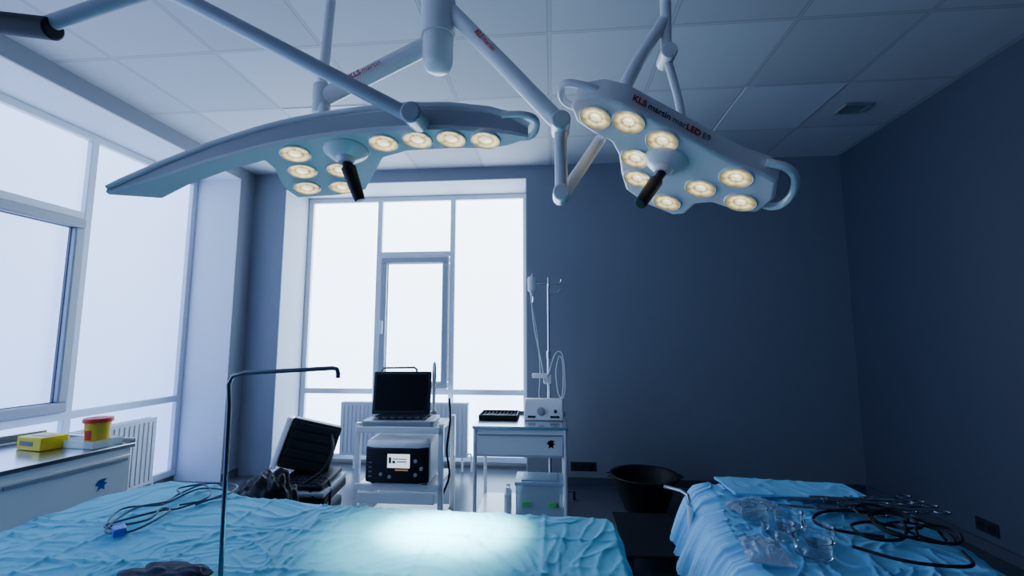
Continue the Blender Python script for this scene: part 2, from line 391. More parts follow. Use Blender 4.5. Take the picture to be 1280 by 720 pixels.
def nl(x,y):return V((-.34*(x+.405),-.15,-1)).normalized()
cells=[]
for x,y in [(-.80,1.312),(-.83,1.408),(-.87,1.512),(-.71,1.435),(-.755,1.545),(-.515,1.312),(-.405,1.305),(-.30,1.305),(-.195,1.308)]:
    cells.append((V((x,y,sz(x,y)))-o,nl(x,y)))
lens_set(headL,cells,.044)
hp=V((-.645,1.335,sz(-.645,1.335)))
R=nl(-.64,1.33).to_track_quat('Z','Y').to_matrix()
b=BM();lathe(b,[(.070,-.005),(.068,.006),(.055,.018),(.030,.030),(.022,.045),(0,.045)],hp,32,R);fin("handle_hub",b,m_lamp,headL,world=True)
h0=hp+R@V((0,0,.035));h1=V((-.600,1.35,1.825))
b=BM();tube(b,[h0,h0.lerp(h1,.12),h0.lerp(h1,.18),h0.lerp(h1,.9),h1],[.013,.014,.023,.018,.016],20);fin("sterile_handle",b,m_black,headL,world=True,bev=.003)
b=BM();tube(b,[(-.14,1.255,2.04),(-.08,1.252,2.037),(-.045,1.265,2.03),(-.04,1.30,2.02),(-.06,1.34,2.01),(-.11,1.345,2.01)],.010,12,4);fin("grip_rail",b,m_lamp,headL,world=True)
# yoke pipe with dark counter joint
b=BM();tube(b,[(-.385,1.2,2.015),(-.5,1.185,2.075),(-1.0,1.11,2.335),(-1.08,1.10,2.37),(-1.16,1.10,2.37),(-1.44,1.10,2.295)],.021,20,5);fin("yoke_pipe",b,m_armg,LL,world=True)
b=BM();cyl(b,(-.385,1.165,2.015),(-.385,1.262,2.03),.030,seg=28);fin("yoke_joint",b,m_armg,LL,world=True,bev=.006)
b=BM();cyl(b,(-1.42,1.10,2.278),(-1.75,1.10,2.335),.031,seg=28);fin("counter_joint",b,m_rubber,LL,world=True,bev=.006)
b=BM();cyl(b,(-1.72,1.10,2.33),(-1.72,1.10,3.2),.03);fin("drop_tube",b,m_arm,LL,world=True)
b=BM();tube(b,[(-.45,1.6,2.52),(-.87,1.6,2.32)],.036,20,flat=.8);fin("spring_arm",b,m_arm,LL,world=True,bev=.006)
b=BM();cyl(b,(-.88,1.6,2.25),(-.88,1.6,2.37),.034);fin("arm_joint",b,m_arm,LL,world=True,bev=.005)
b=BM();cyl(b,(-.87,1.60,2.30),(-.80,1.47,2.0),.022);fin("link_arm",b,m_arm,LL,world=True,bev=.005)
b=BM();tube(b,[(-.91,1.64,2.25),(-.885,1.64,2.73),(-.86,1.64,3.2)],.020,18);fin("drop_tube",b,m_arm,LL,world=True)
xd=V((.42,0,.20)).normalized();o0=V((-.752,1.562,2.367))-LL.location
w=text(LL,"lettering","KLS",o0,xd,(0,-1,0),.030,m_red,.0005)
text(LL,"lettering","martin",o0+xd*(w+.006),xd,(0,-1,0),.030,m_red)

# --- lobed head
EL=top("surgical_light","tilted lobed white surgical light with nine lit lenses","surgical light",(.411,1.6,2.023))
ex=V((.9415,-.073,-.329)).normalized();nn=V((-.337,-.204,-.918)).normalized()
ey=(-nn).cross(ex).normalized();ex=ey.cross(-nn)
RE=Matrix((ex,ey,-nn)).transposed()
EO=[(-.364,-.150),(-.350,-.184),(-.276,-.222),(-.200,-.222),(-.173,-.212),(-.047,-.165),(.098,-.110),(.223,-.066),(.310,-.055),(.365,-.030),(.398,.066),(.382,.171),(.321,.198),(.220,.186),(.168,.225),(.150,.320),(.110,.350),(-.019,.320),(-.108,.258),(-.143,.158),(-.168,.047),(-.205,-.020),(-.278,-.045),(-.338,-.080)]
b=BM();prism(b,EO,0,.085)
for f in b.faces:
    if f.normal.z<-.5 or all(abs(v_.co.z)<1e-5 for v_ in f.verts): f.material_index=1
headE=fin("lamp_head",b,[m_lamp,m_lamp2],EL,bev=.012,seg=4,sharp=.5)
headE.matrix_local=RE.to_4x4()
cells=[(V((x,y,0)),V((0,0,-1))) for x,y in [(-.272,-.130),(-.160,-.148),(-.036,-.097),(-.105,.033),(-.077,.152),(.064,.260),(.154,.108),(.306,.128),(.241,-.005)]]
lens_set(headE,cells,.054)
Rf=Matrix.Rotation(pi,3,'X')
b=BM();lathe(b,[(.078,-.006),(.076,.008),(.060,.024),(.034,.040),(.026,.058),(0,.058)],(0,0,0),32,Rf);fin("handle_hub",b,m_lamp,headE)
inv=RE.inverted()
p0=V((0,0,-.05));p1=inv@(V((.295,1.50,1.835))-EL.location)
b=BM();tube(b,[p0,p0.lerp(p1,.25),p0.lerp(p1,.32),p0.lerp(p1,.92),p1],[.015,.016,.024,.021,.019],20);fin("sterile_handle",b,m_black,headE,bev=.003)
b=BM();tube(b,[(.31,-.06,.045),(.37,-.060,.045),(.42,-.02,.045),(.452,.07,.045),(.450,.145,.045),(.42,.175,.045),(.36,.17,.045)],.014,14,5);fin("grip_rail",b,m_lamp,headE)
b=BM();tube(b,[(-.27,-.205,.04),(-.33,-.215,.04),(-.395,-.205,.04),(-.41,-.16,.04),(-.395,-.12,.04),(-.34,-.10,.04)],.013,14,5);fin("grip_rail",b,m_lamp,headE)
td=V((.936,.352,0));tn=V((.352,-.936,0));s=V((-.170,-.211,.031))+tn*.003
for body,mt,bo,gap,sz_ in (("KLS",m_red,.0007,.007,.036),("martin",m_ink,.0002,.009,.036),("mar",m_inkg,0,.001,.036),("LED",m_red,.0007,.007,.036),("E9",m_inkg,0,0,.036)):
    w=text(headE,"lettering",body,s,td,tn,sz_*.90,mt,bo);s=s+td*(w+gap)
def W(b,name,mat,bev=0): return fin(name,b,mat,EL,world=True,bev=bev)
b=BM();tube(b,[(-.385,1.6,2.66),(.035,1.45,2.10)],.030,20,flat=.85);W(b,"spring_arm",m_arm,.006)
b=BM();cyl(b,(.035,1.40,2.095),(.035,1.50,2.095),.032);W(b,"arm_joint",m_arm,.006)
b=BM();tube(b,[(.035,1.45,2.11),(.035,1.45,1.84)],.021,18);W(b,"link_arm",m_arm,.005)
b=BM();cyl(b,(.035,1.42,1.86),(.035,1.49,1.86),.028);W(b,"arm_joint",m_arm,.005)
b=BM();tube(b,[(.035,1.475,1.855),(.185,1.62,2.12)],.021,18);W(b,"link_arm",m_arm,.005)
b=BM();tube(b,[(.50,1.75,3.2),(.472,1.75,2.78),(.465,1.75,2.50)],.022,18);W(b,"drop_tube",m_arm)
b=BM();tube(b,[(.46,1.75,2.66),(.30,1.70,2.38),(.27,1.66,2.15)],.026,18,3);W(b,"link_arm",m_arm)
b=BM();cyl(b,(.467,1.70,2.51),(.467,1.80,2.51),.032);W(b,"arm_joint",m_arm,.006)
b=BM();tube(b,[(.467,1.75,2.51),(.51,1.75,2.30),(.50,1.68,2.08)],.016,16,3);W(b,"link_arm",m_arm)
xd=V((.42,-.15,-.56)).normalized();nr=V((0,-1,.0));nr=(nr-xd*nr.dot(xd)).normalized()
o0=V((-.27,1.559,2.507))+nr*.029-EL.location+V((0,0,-.005))
w=text(EL,"lettering","KLS",o0,xd,nr,.028,m_red,.0005)
text(EL,"lettering","martin",o0+xd*(w+.005),xd,nr,.028,m_redp)

# ------------------------------------------------------------------ drape builder
def drape(name,P,z0,ns,nt,amp,drop,flare,seed,mat,label,freq=3.,folds=None):
    b=BM();g=[]
    def h(x,y):
        q=V((x*freq,y*freq,seed));w=noise.noise_vector(q*.8)*.6;q=q+w
        r1=(1-abs(noise.noise(V((q.x*1.0,q.y*1.9,seed)))))**20
        r2=(1-abs(noise.noise(V((q.x*2.3,q.y*1.6,seed+9)))))**20
        r3=(1-abs(noise.noise(V((q.x*4.1,q.y*5.3,seed+5)))))**14
        z=amp*(.7*r1+.6*r2+.5*r3+.12*noise.noise(q*.7)+.08*noise.noise(q*6))
        if folds:
            for ax,c in folds:
                dd=((x if ax==0 else y)-c+.006*noise.noise(V((x*3,y*3,1))))/.007
                z+=.0045*math.exp(-dd*dd)
        return z
    for i in range(ns+1):
        g.append([])
        for j in range(nt+1):
            x,y=P(i/ns,j/nt);g[i].append(b.verts.new((x,y,z0+h(x,y)+amp*.25)))
    for i in range(ns):
        for j in range(nt): b.faces.new((g[i][j],g[i+1][j],g[i+1][j+1],g[i][j+1]))
    per=[g[i][0] for i in range(ns)]+[g[ns][j] for j in range(nt)]+[g[i][nt] for i in range(ns,0,-1)]+[g[0][j] for j in range(nt,0,-1)]
    n=len(per);prev=per;K=7
    for k in range(1,K+1):
        row=[]
        for i,v_ in enumerate(per):
            a=per[(i-4)%n].co;c=per[(i+4)%n].co;t=(c-a);t.z=0;t.normalize();o=V((t.y,-t.x,0))
            fl=flare*(k/K)**.6+.012+ .014*(k/K)*math.sin(i*.22+seed)+.02*(k/K)*noise.noise(V((i*.07,seed,0)))
            dz=drop*(k/K)**1.15*(1+.15*noise.noise(V((i*.05,seed+4,0))))
            row.append(b.verts.new(v_.co+o*fl-V((0,0,dz))))
        for i in range(n): b.faces.new((prev[i],prev[(i+1)%n],row[(i+1)%n],row[i]))
        prev=row
    ob=fin(name,b,mat,sharp=3.);tag(ob,label,"drape");return ob
def interp(x,tab):
    for (a,ya),(c,yc) in zip(tab,tab[1:]):
        if x<=c:
            t=max(0,(x-a)/(c-a));t=t*t*(3-2*t);return ya+(yc-ya)*t
    return tab[-1][1]
tab=[(-1.68,1.66),(-1.55,1.84),(-1.42,1.82),(-1.06,1.67),(-.74,1.63),(.14,1.595),(.18,1.56)]
def PT(s,t):
    x=-1.66+s*1.83;y0=.78;return (x-.03*(1-s)*t+.02*s*t,y0+(interp(x,tab)-y0)*t)
drape("surgical_drape",PT,.80,360,170,.008,.34,.03,2.3,m_drape,"wrinkled turquoise drape covering the long operating table",3.6,[(0,-1.35),(0,-1.02),(0,-.69),(0,-.36),(0,-.03),(1,1.42),(1,1.18)])
ot=top("operating_table","padded operating table on a steel pedestal under drapes","table",(-.75,1.2,0))
b=BM();boxr(b,-.86,.86,-.34,.34,.71,.792);fin("mattress",b,m_black,ot,bev=.02)
b=BM();boxr(b,-.84,.84,-.33,.33,.66,.71);boxr(b,-.8,.8,-.37,-.33,.67,.70);boxr(b,-.8,.8,.33,.37,.67,.70);fin("table_frame",b,m_steel,ot,bev=.005)
b=BM();boxr(b,-.18,.18,-.14,.14,.1,.66);fin("pedestal",b,m_white,ot,bev=.02)
b=BM();boxr(b,-.45,.45,-.25,.25,.02,.11);fin("base",b,m_steel,ot,bev=.03)
b=BM();boxr(b,-.86,-.66,.34,.58,.73,.785);fin("arm_board",b,m_black,ot,bev=.01)

# screen rod
sr=top("screen_rod","thin bent steel screen rod rising from the table","rod",(-.763,1.05,.812))
b=BM();tube(b,[(0,0,0),(-.008,0,.42),(-.013,0,.470),(-.003,0,.490),(.025,0,.497),(.245,0,.510),(.256,0,.508),(.259,0,.498),(.259,0,.487)],.0052,12);fin("rod",b,m_steeld,sr)
b=BM();cyl(b,(0,0,0),(0,0,.02),.012);fin("rod_collar",b,m_steel,sr,bev=.002)
# cables on drape
cb=top("sensor_cable","loose loops of grey sensor cable with blue plug on drape","cable",(-1.33,1.53,.812))
b=BM();pts=[]
for i in range(18):
    a=i*.72;rr=.10+.05*math.sin(i*1.3);pts.append((rr*.85*math.cos(a)+.02*math.sin(i*2.1),rr*1.35*math.sin(a)+.03*math.cos(i),.004+.006*(i%3)))
pts+=[(-.05,-.16,.006),(.02,-.19,.006)]
tube(b,pts,.0032,8,6);fin("cable_loops",b,m_cable,cb)
b=BM();tube(b,[(-.02,.10,.01),(-.10,.17,.01),(-.02,.24,.01),(.10,.22,.01),(.13,.10,.01),(.05,0,.012)],.0032,8,6);fin("cable_tail",b,m_cable,cb)
b=BM();box(b,(.035,-.205,.010),(.055,.032,.022),Matrix.Rotation(-.7,3,'Z'));fin("plug",b,m_blue,cb,bev=.005)
# dark cloth bundle
b=BM();bmesh.ops.create_icosphere(b,subdivisions=5,radius=1)
for v_ in b.verts:
    q=v_.co.copy();f_=1+.35*noise.noise(q*1.7)+.15*noise.noise(q*4);v_.co=V((q.x*.11*f_,q.y*.055*f_,(max(-.25,q.z)+.25)*.026*f_))
bmesh.ops.translate(b,verts=b.verts,vec=(-.93,1.09,.811));tag(fin("cloth_bundle",b,m_purple,sharp=3),"crumpled dark purple cloth lying on the drape","cloth")

# ------------------------------------------------------------------ caster helper
def casters(parent,pts,z=.06):
    for x,y in pts:
        b=BM();R=Matrix.Rotation(pi/2,3,'Y');lathe(b,[(0,-.012),(.026,-.012),(.03,-.006),(.03,.006),(.026,.012),(0,.012)],(x,y,.03),20,R);boxr(b,x-.02,x-.012,y-.01,y+.01,.03,.065);boxr(b,x+.012,x+.02,y-.01,y+.01,.03,.065);boxr(b,x-.02,x+.02,y-.012,y+.012,.06,z+.01);fin("caster",b,m_rubber,parent)

def emblem(parent,x,y,z,s,R=None):
    b=BM()
    pts=[(-.5,.1),(-.3,.4),(0,.5),(.45,.45),(.2,.2),(.5,.1),(.25,-.1),(.3,-.45),(0,-.25),(-.35,-.5),(-.2,-.1)]
    a=[b.verts.new((x+p[0]*s,y,z+p[1]*s)) for p in pts];b.faces.new(a)
    bmesh.ops.solidify(b,geom=b.faces[:],thickness=.001)
    if R: bmesh.ops.transform(b,matrix=R,verts=b.verts)
    fin("emblem",b,m_blue,parent)

# ------------------------------------------------------------------ side cart with steel top (by the side window)
sc=top("instrument_cart","white drawer cart with polished steel top beside the windows","cart",(-2.475,1.70,0),-.122)
sc.scale=(1,1,1.024)
b=BM();boxr(b,-.29,.29,-.54,.54,.52,.83);fin("body",b,m_white,sc,bev=.006)
b=BM();boxr(b,-.30,.30,-.55,.55,.83,.85);boxr(b,-.30,-.29,-.55,.55,.85,.89);boxr(b,-.29,.30,.54,.55,.85,.872);fin("steel_top",b,m_steel,sc,bev=.003)
for y0,y1 in ((-.53,-.01),(.01,.53)):
    b=BM();boxr(b,.29,.302,y0,y1,.58,.80);d_=fin("drawer",b,m_white,sc,bev=.004)
    b=BM();boxr(b,.302,.31,y0+.02,y1-.02,.775,.79);fin("drawer_pull",b,m_grey,d_,bev=.002)
cp=[(-.27,-.52),(.27,-.52),(-.27,.52),(.27,.52)]
legs(sc,cp,.06,.53,.014,m_white)
b=BM();tube(b,[(.27,-.52,.2),(.27,.52,.2),(-.27,.52,.2),(-.27,-.52,.2)],.010);fin("lower_rail",b,m_white,sc);casters(sc,cp)
emblem(sc,0,0,0,.055,Matrix.Translation((.3035,.40,.69))@Matrix.Rotation(pi/2,4,'Z'))
# yellow box
yb=top("yellow_box","yellow cardboard glove box on the steel cart top","box",(-2.44,2.05,.872),-.2)
b=BM();boxr(b,-.085,.085,-.055,.055,0,.060);fin("carton",b,m_yel,yb,bev=.004)
b=BM();boxr(b,-.05,.05,-.02,.02,.060,.063);fin("opening_slot",b,m_gauze,yb,bev=.001)
b=BM();boxr(b,-.06,.03,-.0565,-.055,.02,.04);fin("printed_label",b,m_inkg,yb)
ct=top("clear_tray","shallow clear plastic tray on the steel cart top","tray",(-2.25,2.12,.872),-.122)
b=BM();boxr(b,-.09,.09,-.07,.07,0,.003);boxr(b,-.09,-.087,-.07,.07,.003,.035);boxr(b,.087,.09,-.07,.07,.003,.035);boxr(b,-.087,.087,-.07,-.067,.003,.035);boxr(b,-.087,.087,.067,.07,.003,.035);fin("tray_body",b,m_clear,ct)
sh=top("sharps_container","amber sharps container with a red lid in clear tray","container",(-2.235,2.12,.876))
b=BM();lathe(b,[(0,0),(.043,0),(.045,.003),(.052,.110),(.0,.110)]);fin("tub",b,m_org,sh)
b=BM();lathe(b,[(0,.134),(.03,.134),(.034,.132),(.056,.130),(.060,.126),(.060,.110),(.053,.110)]);fin("lid",b,m_redp,sh)
b=BM()
for k in range(4):
    a=-1.9+k*.17;r1=.0478;r2=.0520;a2=a+.17
    vs=[b.verts.new((r1*math.cos(a),r1*math.sin(a),.03)),b.verts.new((r1*math.cos(a2),r1*math.sin(a2),.03)),b.verts.new((r2*math.cos(a2),r2*math.sin(a2),.075)),b.verts.new((r2*math.cos(a),r2*math.sin(a),.075))];b.faces.new(vs)
fin("warning_label",b,m_redp,sh)

# ------------------------------------------------------------------ equipment trolley with laptop
tr=top("equipment_trolley","white shelf trolley on casters below the bright window","trolley",(-1.08,3.42,0))
for z,nm in ((.77,"top_shelf"),(.385,"middle_shelf"),(.12,"bottom_shelf")):
    b=BM();boxr(b,-.29,.29,-.22,.22,z-.03,z);boxr(b,-.30,.30,-.235,-.22,z-.035,z+.012);fin(nm,b,m_white,tr,bev=.008)
for x in (-.300,.300):
    for y in (-.19,.19):
        b=BM();boxr(b,x-.018,x+.018,y-.02,y+.02,.06,.80);fin("upright",b,m_white,tr,bev=.006)
b=BM();boxr(b,-.27,.27,-.25,-.235,.27,.345);fin("drawer_front",b,m_white,tr,bev=.006)
b=BM();tube(b,[(-.285,.19,.78),(-.285,.19,1.14),(-.27,.19,1.16),(-.02,.19,1.165),(-.0,.19,1.15),(-.0,.19,.78)],.009,12);fin("push_handle",b,m_steeld,tr)
b=BM();tube(b,[(.31,.0,.95),(.33,-.05,.8),(.32,-.1,.6),(.33,-.05,.42),(.30,-.1,.3)],.008,8,6);fin("hanging_cable",b,m_rubber,tr)
casters(tr,[(-.27,-.19),(.27,-.19),(-.27,.19),(.27,.19)],.08)
lp=top("ultrasound_console","laptop ultrasound console with black screen and grey keyboard","computer",(-1.10,3.36,.772),.06)
b=BM();pts=[(-.25,-.16),(.25,-.16),(.26,-.10),(.25,.14),(-.25,.14),(-.26,-.10)];prism(b,pts,.0,.045);fin("keyboard_base",b,m_grey,lp,bev=.012,seg=3)
b=BM()
for r_ in range(4):
    for c_ in range(13): box(b,(-.20+c_*.032,.02+r_*.028-.0,.047),(.024,.02,.008))
fin("keys",b,m_dark,lp)
b=BM();boxr(b,-.19,.19,-.13,-.02,.0455,.048);
for i in range(6): lathe(b,[(.012,.048),(.012,.058),(0,.058)],(-.15+i*.06,-.075,0),16)
fin("control_panel",b,m_black,lp)
Rt=Matrix.Translation((-.055,.13,.045))@Matrix.Rotation(-.10,4,'X')
b=BM();boxr(b,-.225,.225,0,.03,0,.325);bmesh.ops.transform(b,matrix=Rt,verts=b.verts);dl=fin("display_lid",b,m_dark,lp,bev=.012,seg=3)
b=BM();boxr(b,-.20,.20,-.002,.0,.03,.30);bmesh.ops.transform(b,matrix=Rt,verts=b.verts);fin("screen",b,m_screen,dl)
b=BM();box(b,(-.055,.14,.035),(.3,.04,.03));fin("hinge",b,m_black,lp,bev=.008)
pb=top("ultrasound_probe","slim white probe standing upright behind the console","probe",(-.93,3.585,.772))
b=BM();lathe(b,[(0,0),(.03,0),(.03,.04),(.022,.06),(.012,.06)],seg=20);fin("probe_holder",b,m_grey,pb)
b=BM();tube(b,[(0,0,.05),(0,0,.25),(0,0,.33),(0,0,.42),(0,0,.44)],[.011,.013,.018,.014,.005],16);fin("probe_body",b,m_white,pb)
# electrosurgical unit
eu=top("electrosurgical_unit","white rounded medical unit with black front and lit screen","medical device",(-1.07,3.37,.387))
b=BM();pts=[(-.225,-.20),(-.15,-.235),(.15,-.235),(.225,-.20),(.235,.16),(-.235,.16)];prism(b,pts,.02,.31);fin("housing",b,m_white,eu,bev=.03,seg=4)
b=BM();pts=[(-.222,-.213),(-.15,-.243),(.15,-.243),(.222,-.213),(.222,-.19),(-.222,-.19)];prism(b,pts,.03,.265);fp=fin("front_panel",b,m_black,eu,bev=.012,seg=3)
b=BM();boxr(b,-.055,.10,-.246,-.2435,.135,.225);fin("lit_display",b,m_lit,fp)
b=BM();boxr(b,-.045,-.028,-.248,-.246,.165,.205);boxr(b,-.055+.035,-.0,-.248,-.246,.165,.182);boxr(b,-.018,.08,-.248,-.246,.19,.196);boxr(b,.01,.08,-.248,-.246,.172,.178);fin("display_mark",b,m_ink,fp)
b=BM();boxr(b,.0,.09,-.247,-.2435,.116,.126);fin("amber_strip",b,m_orange,fp)
for x,z in ((-.10,.09),(-.04,.075),(.14,.09),(.14,.18),(.18,.13)):
    b=BM();R=Matrix.Rotation(pi/2,3,'X');lathe(b,[(.013,.0),(.013,.008),(.009,.011),(0,.011)],(x,-.236,z),18,R);fin("knob",b,m_grey,fp)
b=BM()
for i in range(4): boxr(b,-.19,-.12,-.236,-.232,.16-.03*i,.168-.03*i)
fin("panel_print",b,m_inkg,fp)
for x in (-.18,.18):
    for y in (-.16,.12):
        b=BM();cyl(b,(x,y,0),(x,y,.03),.018);fin("foot",b,m_rubber,eu)

# ------------------------------------------------------------------ steel-top cart with drawer (IV side)
ic=top("instrument_cart","white drawer cart with steel top in front of wall","cart",(-.235,3.58,0))
b=BM();boxr(b,-.34,.34,-.28,.28,.755,.775);boxr(b,-.34,.34,.27,.28,.775,.80);fin("steel_top",b,m_steel,ic,bev=.003)
b=BM();boxr(b,-.32,.32,-.26,.26,.56,.755);fin("drawer_case",b,m_white,ic,bev=.004)
b=BM();boxr(b,-.305,.305,-.275,-.26,.575,.725);dr=fin("drawer",b,m_white,ic,bev=.005)
b=BM();boxr(b,-.30,.30,-.285,-.275,.712,.722);fin("drawer_pull",b,m_grey,dr,bev=.002)
emblem(dr,.22,-.2765,.655,.06)
cp=[(-.32,-.26),(.32,-.26),(-.32,.26),(.32,.26)]
legs(ic,cp,.06,.755,.014,m_white)
b=BM();boxr(b,-.32,.32,-.26,.26,.13,.15);fin("lower_shelf",b,m_white,ic,bev=.003)
casters(ic,cp)
bt=top("black_tray","flat black instrument tray on the steel cart top","tray",(-.42,3.68,.777))
b=BM();boxr(b,-.14,.14,-.12,.12,0,.012);boxr(b,-.15,-.14,-.13,.13,0,.035);boxr(b,.14,.15,-.13,.13,0,.035);boxr(b,-.14,.14,.12,.13,0,.035);boxr(b,-.14,.14,-.13,-.12,0,.035);fin("tray_body",b,m_black,bt,bev=.002)
b=BM();
for i in range(9): tube(b,[(-.12+i*.03,-.12,.025),(-.12+i*.03,.12,.025)],.003,6)
fin("grid_insert",b,m_dark,bt)
dv=top("infusion_device","small white medical device with round dial on cart","medical device",(-.07,3.66,.777))
b=BM();pr=[(-.12,0),(.11,0),(.11,.14),(-.03,.155),(-.08,.10)]
A=[b.verts.new((-.15,y,z)) for y,z in pr];B2=[b.verts.new((.15,y,z)) for y,z in pr];b.faces.new(A);b.faces.new(B2[::-1])
for i in range(5): b.faces.new((A[i],B2[i],B2[(i+1)%5],A[(i+1)%5]))
fin("housing",b,m_white,dv,bev=.012,seg=3)
b=BM();R=Matrix.Rotation(1.15,3,'X');lathe(b,[(.030,-.002),(.030,.012),(.022,.016),(0,.016)],(-.02,-.10,.065),24,R);fin("dial",b,m_grey,dv)
b=BM();boxr(b,-.12,-.06,-.118,-.113,.02,.035);boxr(b,.05,.12,-.118,-.113,.02,.035);fin("label_strip",b,m_dark,dv)
b=BM();cyl(b,(.09,-.10,.07),(.09,-.115,.065),.012);fin("knob",b,m_dark,dv)
sb=top("storage_box","clear plastic storage box with blue lid and green clips","box",(-.10,3.44,.152))
b=BM();boxr(b,-.16,.16,-.12,.12,0,.004);boxr(b,-.165,-.16,-.125,.125,0,.22);boxr(b,.16,.165,-.125,.125,0,.22);boxr(b,-.16,.16,-.125,-.12,0,.22);boxr(b,-.16,.16,.12,.125,0,.22);fin("box_body",b,m_clear,sb)
b=BM();boxr(b,-.172,.172,-.132,.132,.22,.242);boxr(b,-.13,.13,-.09,.09,.242,.25);fin("box_lid",b,m_lid,sb,bev=.005)
for x in (-.09,.09):
    b=BM();boxr(b,x-.03,x+.03,-.140,-.131,.085,.115);fin("clip",b,m_green,sb,bev=.003)
b=BM();boxr(b,-.14,.02,-.10,.09,.006,.17);boxr(b,.0,.14,-.09,.08,.006,.20);fin("packed_contents",b,m_gauze,sb,bev=.01)
for i,(x,y) in enumerate(((-.325,3.37),(-.33,3.46))):
    e=top("bottle","small white plastic bottle on the lower cart shelf","bottle",(x,y,.152),group="bottles on the lower cart shelf")
    b=BM();lathe(b,[(0,0),(.024,0),(.026,.005),(.026,.14),(.012,.16),(.012,.17),(0,.17)],seg=20);fin("bottle_body",b,m_white,e)
    b=BM();lathe(b,[(.014,.165),(.014,.19),(0,.19)],seg=16);fin("cap",b,m_white,e)

# ------------------------------------------------------------------ IV stand
iv=top("infusion_stand","steel infusion stand with hooks behind the drawer cart","infusion stand",(-.03,4.12,0))
b=BM()
for k in range(5):
    a=2*pi*k/5+.3;tube(b,[(0,0,.09),(.22*math.cos(a),.22*math.sin(a),.07)],.012,10)
fin("star_base",b,m_steel,iv)
for k in range(5):
    a=2*pi*k/5+.3;b=BM();R=Matrix.Rotation(pi/2,3,'Y');lathe(b,[(0,-.01),(.03,-.01),(.03,.01),(0,.01)],(.22*math.cos(a),.22*math.sin(a),.03),16,R);cyl(b,(.22*math.cos(a),.22*math.sin(a),.03),(.22*math.cos(a),.22*math.sin(a),.075),.008);fin("caster",b,m_rubber,iv)
b=BM();cyl(b,(0,0,.08),(0,0,1.25),.015);cyl(b,(0,0,1.25),(0,0,1.89),.010);lathe(b,[(.020,1.22),(.020,1.28),(.01,1.29)]);fin("pole",b,m_steel,iv)
b=BM();tube(b,[(-.16,0,1.94),(-.15,0,1.90),(-.12,0,1.89),(0,0,1.89),(.08,0,1.89),(.11,0,1.90),(.12,0,1.93)],.006,8,4);tube(b,[(0,-.12,1.93),(0,-.1,1.87),(0,.1,1.87),(0,.12,1.93)],.006,8,4);tube(b,[(0,0,1.81),(.08,-.02,1.81),(.11,-.02,1.84)],.005,8,4);fin("hook_arms",b,m_steel,iv)
b=BM();boxr(b,-.15,-.01,-.06,-.01,1.05,1.09);boxr(b,-.05,.02,-.03,.03,1.0,1.08);fin("clamp_block",b,m_white,iv,bev=.008)
bo=top("infusion_bottle","clear infusion bottle hanging from the stand hook","bottle",(-.18,4.12,1.78))
b=BM();lathe(b,[(0,.0),(.012,.0),(.014,.03),(.036,.05),(.038,.16),(.030,.175),(0,.178)],seg=24);fin("bottle_body",b,m_gauze,bo)
b=BM();tube(b,[(-.0,0,.175),(0,0,.19),(.01,0,.20)],.003,8);fin("hanger",b,m_steel,bo)
b=BM();lathe(b,[(0,-.06),(.010,-.055),(.010,-.005),(0,0)],seg=14);fin("drip_chamber",b,m_clear,bo)
it=top("infusion_tubing","thin coiled clear tubing hanging from the stand","tubing",(-.03,4.11,1.0))
b=BM();pts=[(-.15,0,.72),(-.13,0,.5),(-.07,-.02,.2),(-.03,-.03,-.0),(0,-.03,.10),(.05,-.03,.25),(.10,-.03,.28),(.13,-.03,.2),(.14,-.03,-.02),(.12,-.03,-.12),(.08,-.03,-.08),(.06,-.03,.1),(.09,-.03,.24),(.12,-.03,.18),(.12,-.03,-.05),(.09,-.03,-.16),(.05,-.06,-.20)];tube(b,pts,.0045,8,6)
fin("tube_coil",b,m_gauze,it)
b=BM();tube(b,[(-.15,0,.72),(-.10,.01,.4),(-.08,.0,.1),(-.09,-.02,-.1),(-.06,-.1,-.18)],.003,8,6);fin("drip_line",b,m_gauze,it)

# ------------------------------------------------------------------ ultrasound machine (dark, tilted display)
um=top("ultrasound_machine","bulky dark ultrasound machine with white-sided tilted display","ultrasound machine",(-1.91,3.46,0))
b=BM();boxr(b,-.22,.22,-.22,.24,.06,.16);fin("base",b,m_dark,um,bev=.03)
b=BM();boxr(b,-.14,.14,-.10,.14,.16,.34);fin("column",b,m_dark,um,bev=.02)
R=Matrix.Translation((.08,-.05,.33))@Matrix.Rotation(.14,4,'X')
b=BM();boxr(b,-.16,.22,-.20,.16,-.09,-.02);boxr(b,-.15,.20,-.19,.14,.02,.06);bmesh.ops.transform(b,matrix=R,verts=b.verts);fin("control_console",b,m_black,um,bev=.015)
b=BM();boxr(b,-.165,.225,-.215,.16,-.02,.015);bmesh.ops.transform(b,matrix=R,verts=b.verts);fin("grey_bezel",b,m_grey,um,bev=.01)
b=BM()
for r_ in range(3):
    for c_ in range(9): box(b,(-.10+c_*.032,-.16+r_*.04,.063),(.024,.028,.01))
bmesh.ops.transform(b,matrix=R,verts=b.verts);fin("keys",b,m_dark,um)
Rm=Matrix.Translation((-.02,.02,.40))@Matrix.Rotation(.45,4,'Z')@Matrix.Rotation(-.10,4,'X')@Matrix.Rotation(.28,4,'Y')
b=BM();boxr(b,-.17,.19,-.13,.09,0,.36);bmesh.ops.transform(b,matrix=Rm,verts=b.verts);dh=fin("display_housing",b,m_black,um,bev=.015,seg=3)
b=BM();pr=[(-.215,-.14),(-.175,-.145),(-.175,.10),(-.205,.11)];prism(b,pr,-.02,.355);bmesh.ops.transform(b,matrix=Rm,verts=b.verts);fin("white_side_shell",b,m_white,dh,bev=.010,seg=3)
b=BM()
for i in range(5): boxr(b,-.15,.17,-.142,-.128,.02+.066*i,.072+.066*i)
bmesh.ops.transform(b,matrix=Rm,verts=b.verts);fin("front_modules",b,m_black,dh,bev=.005)
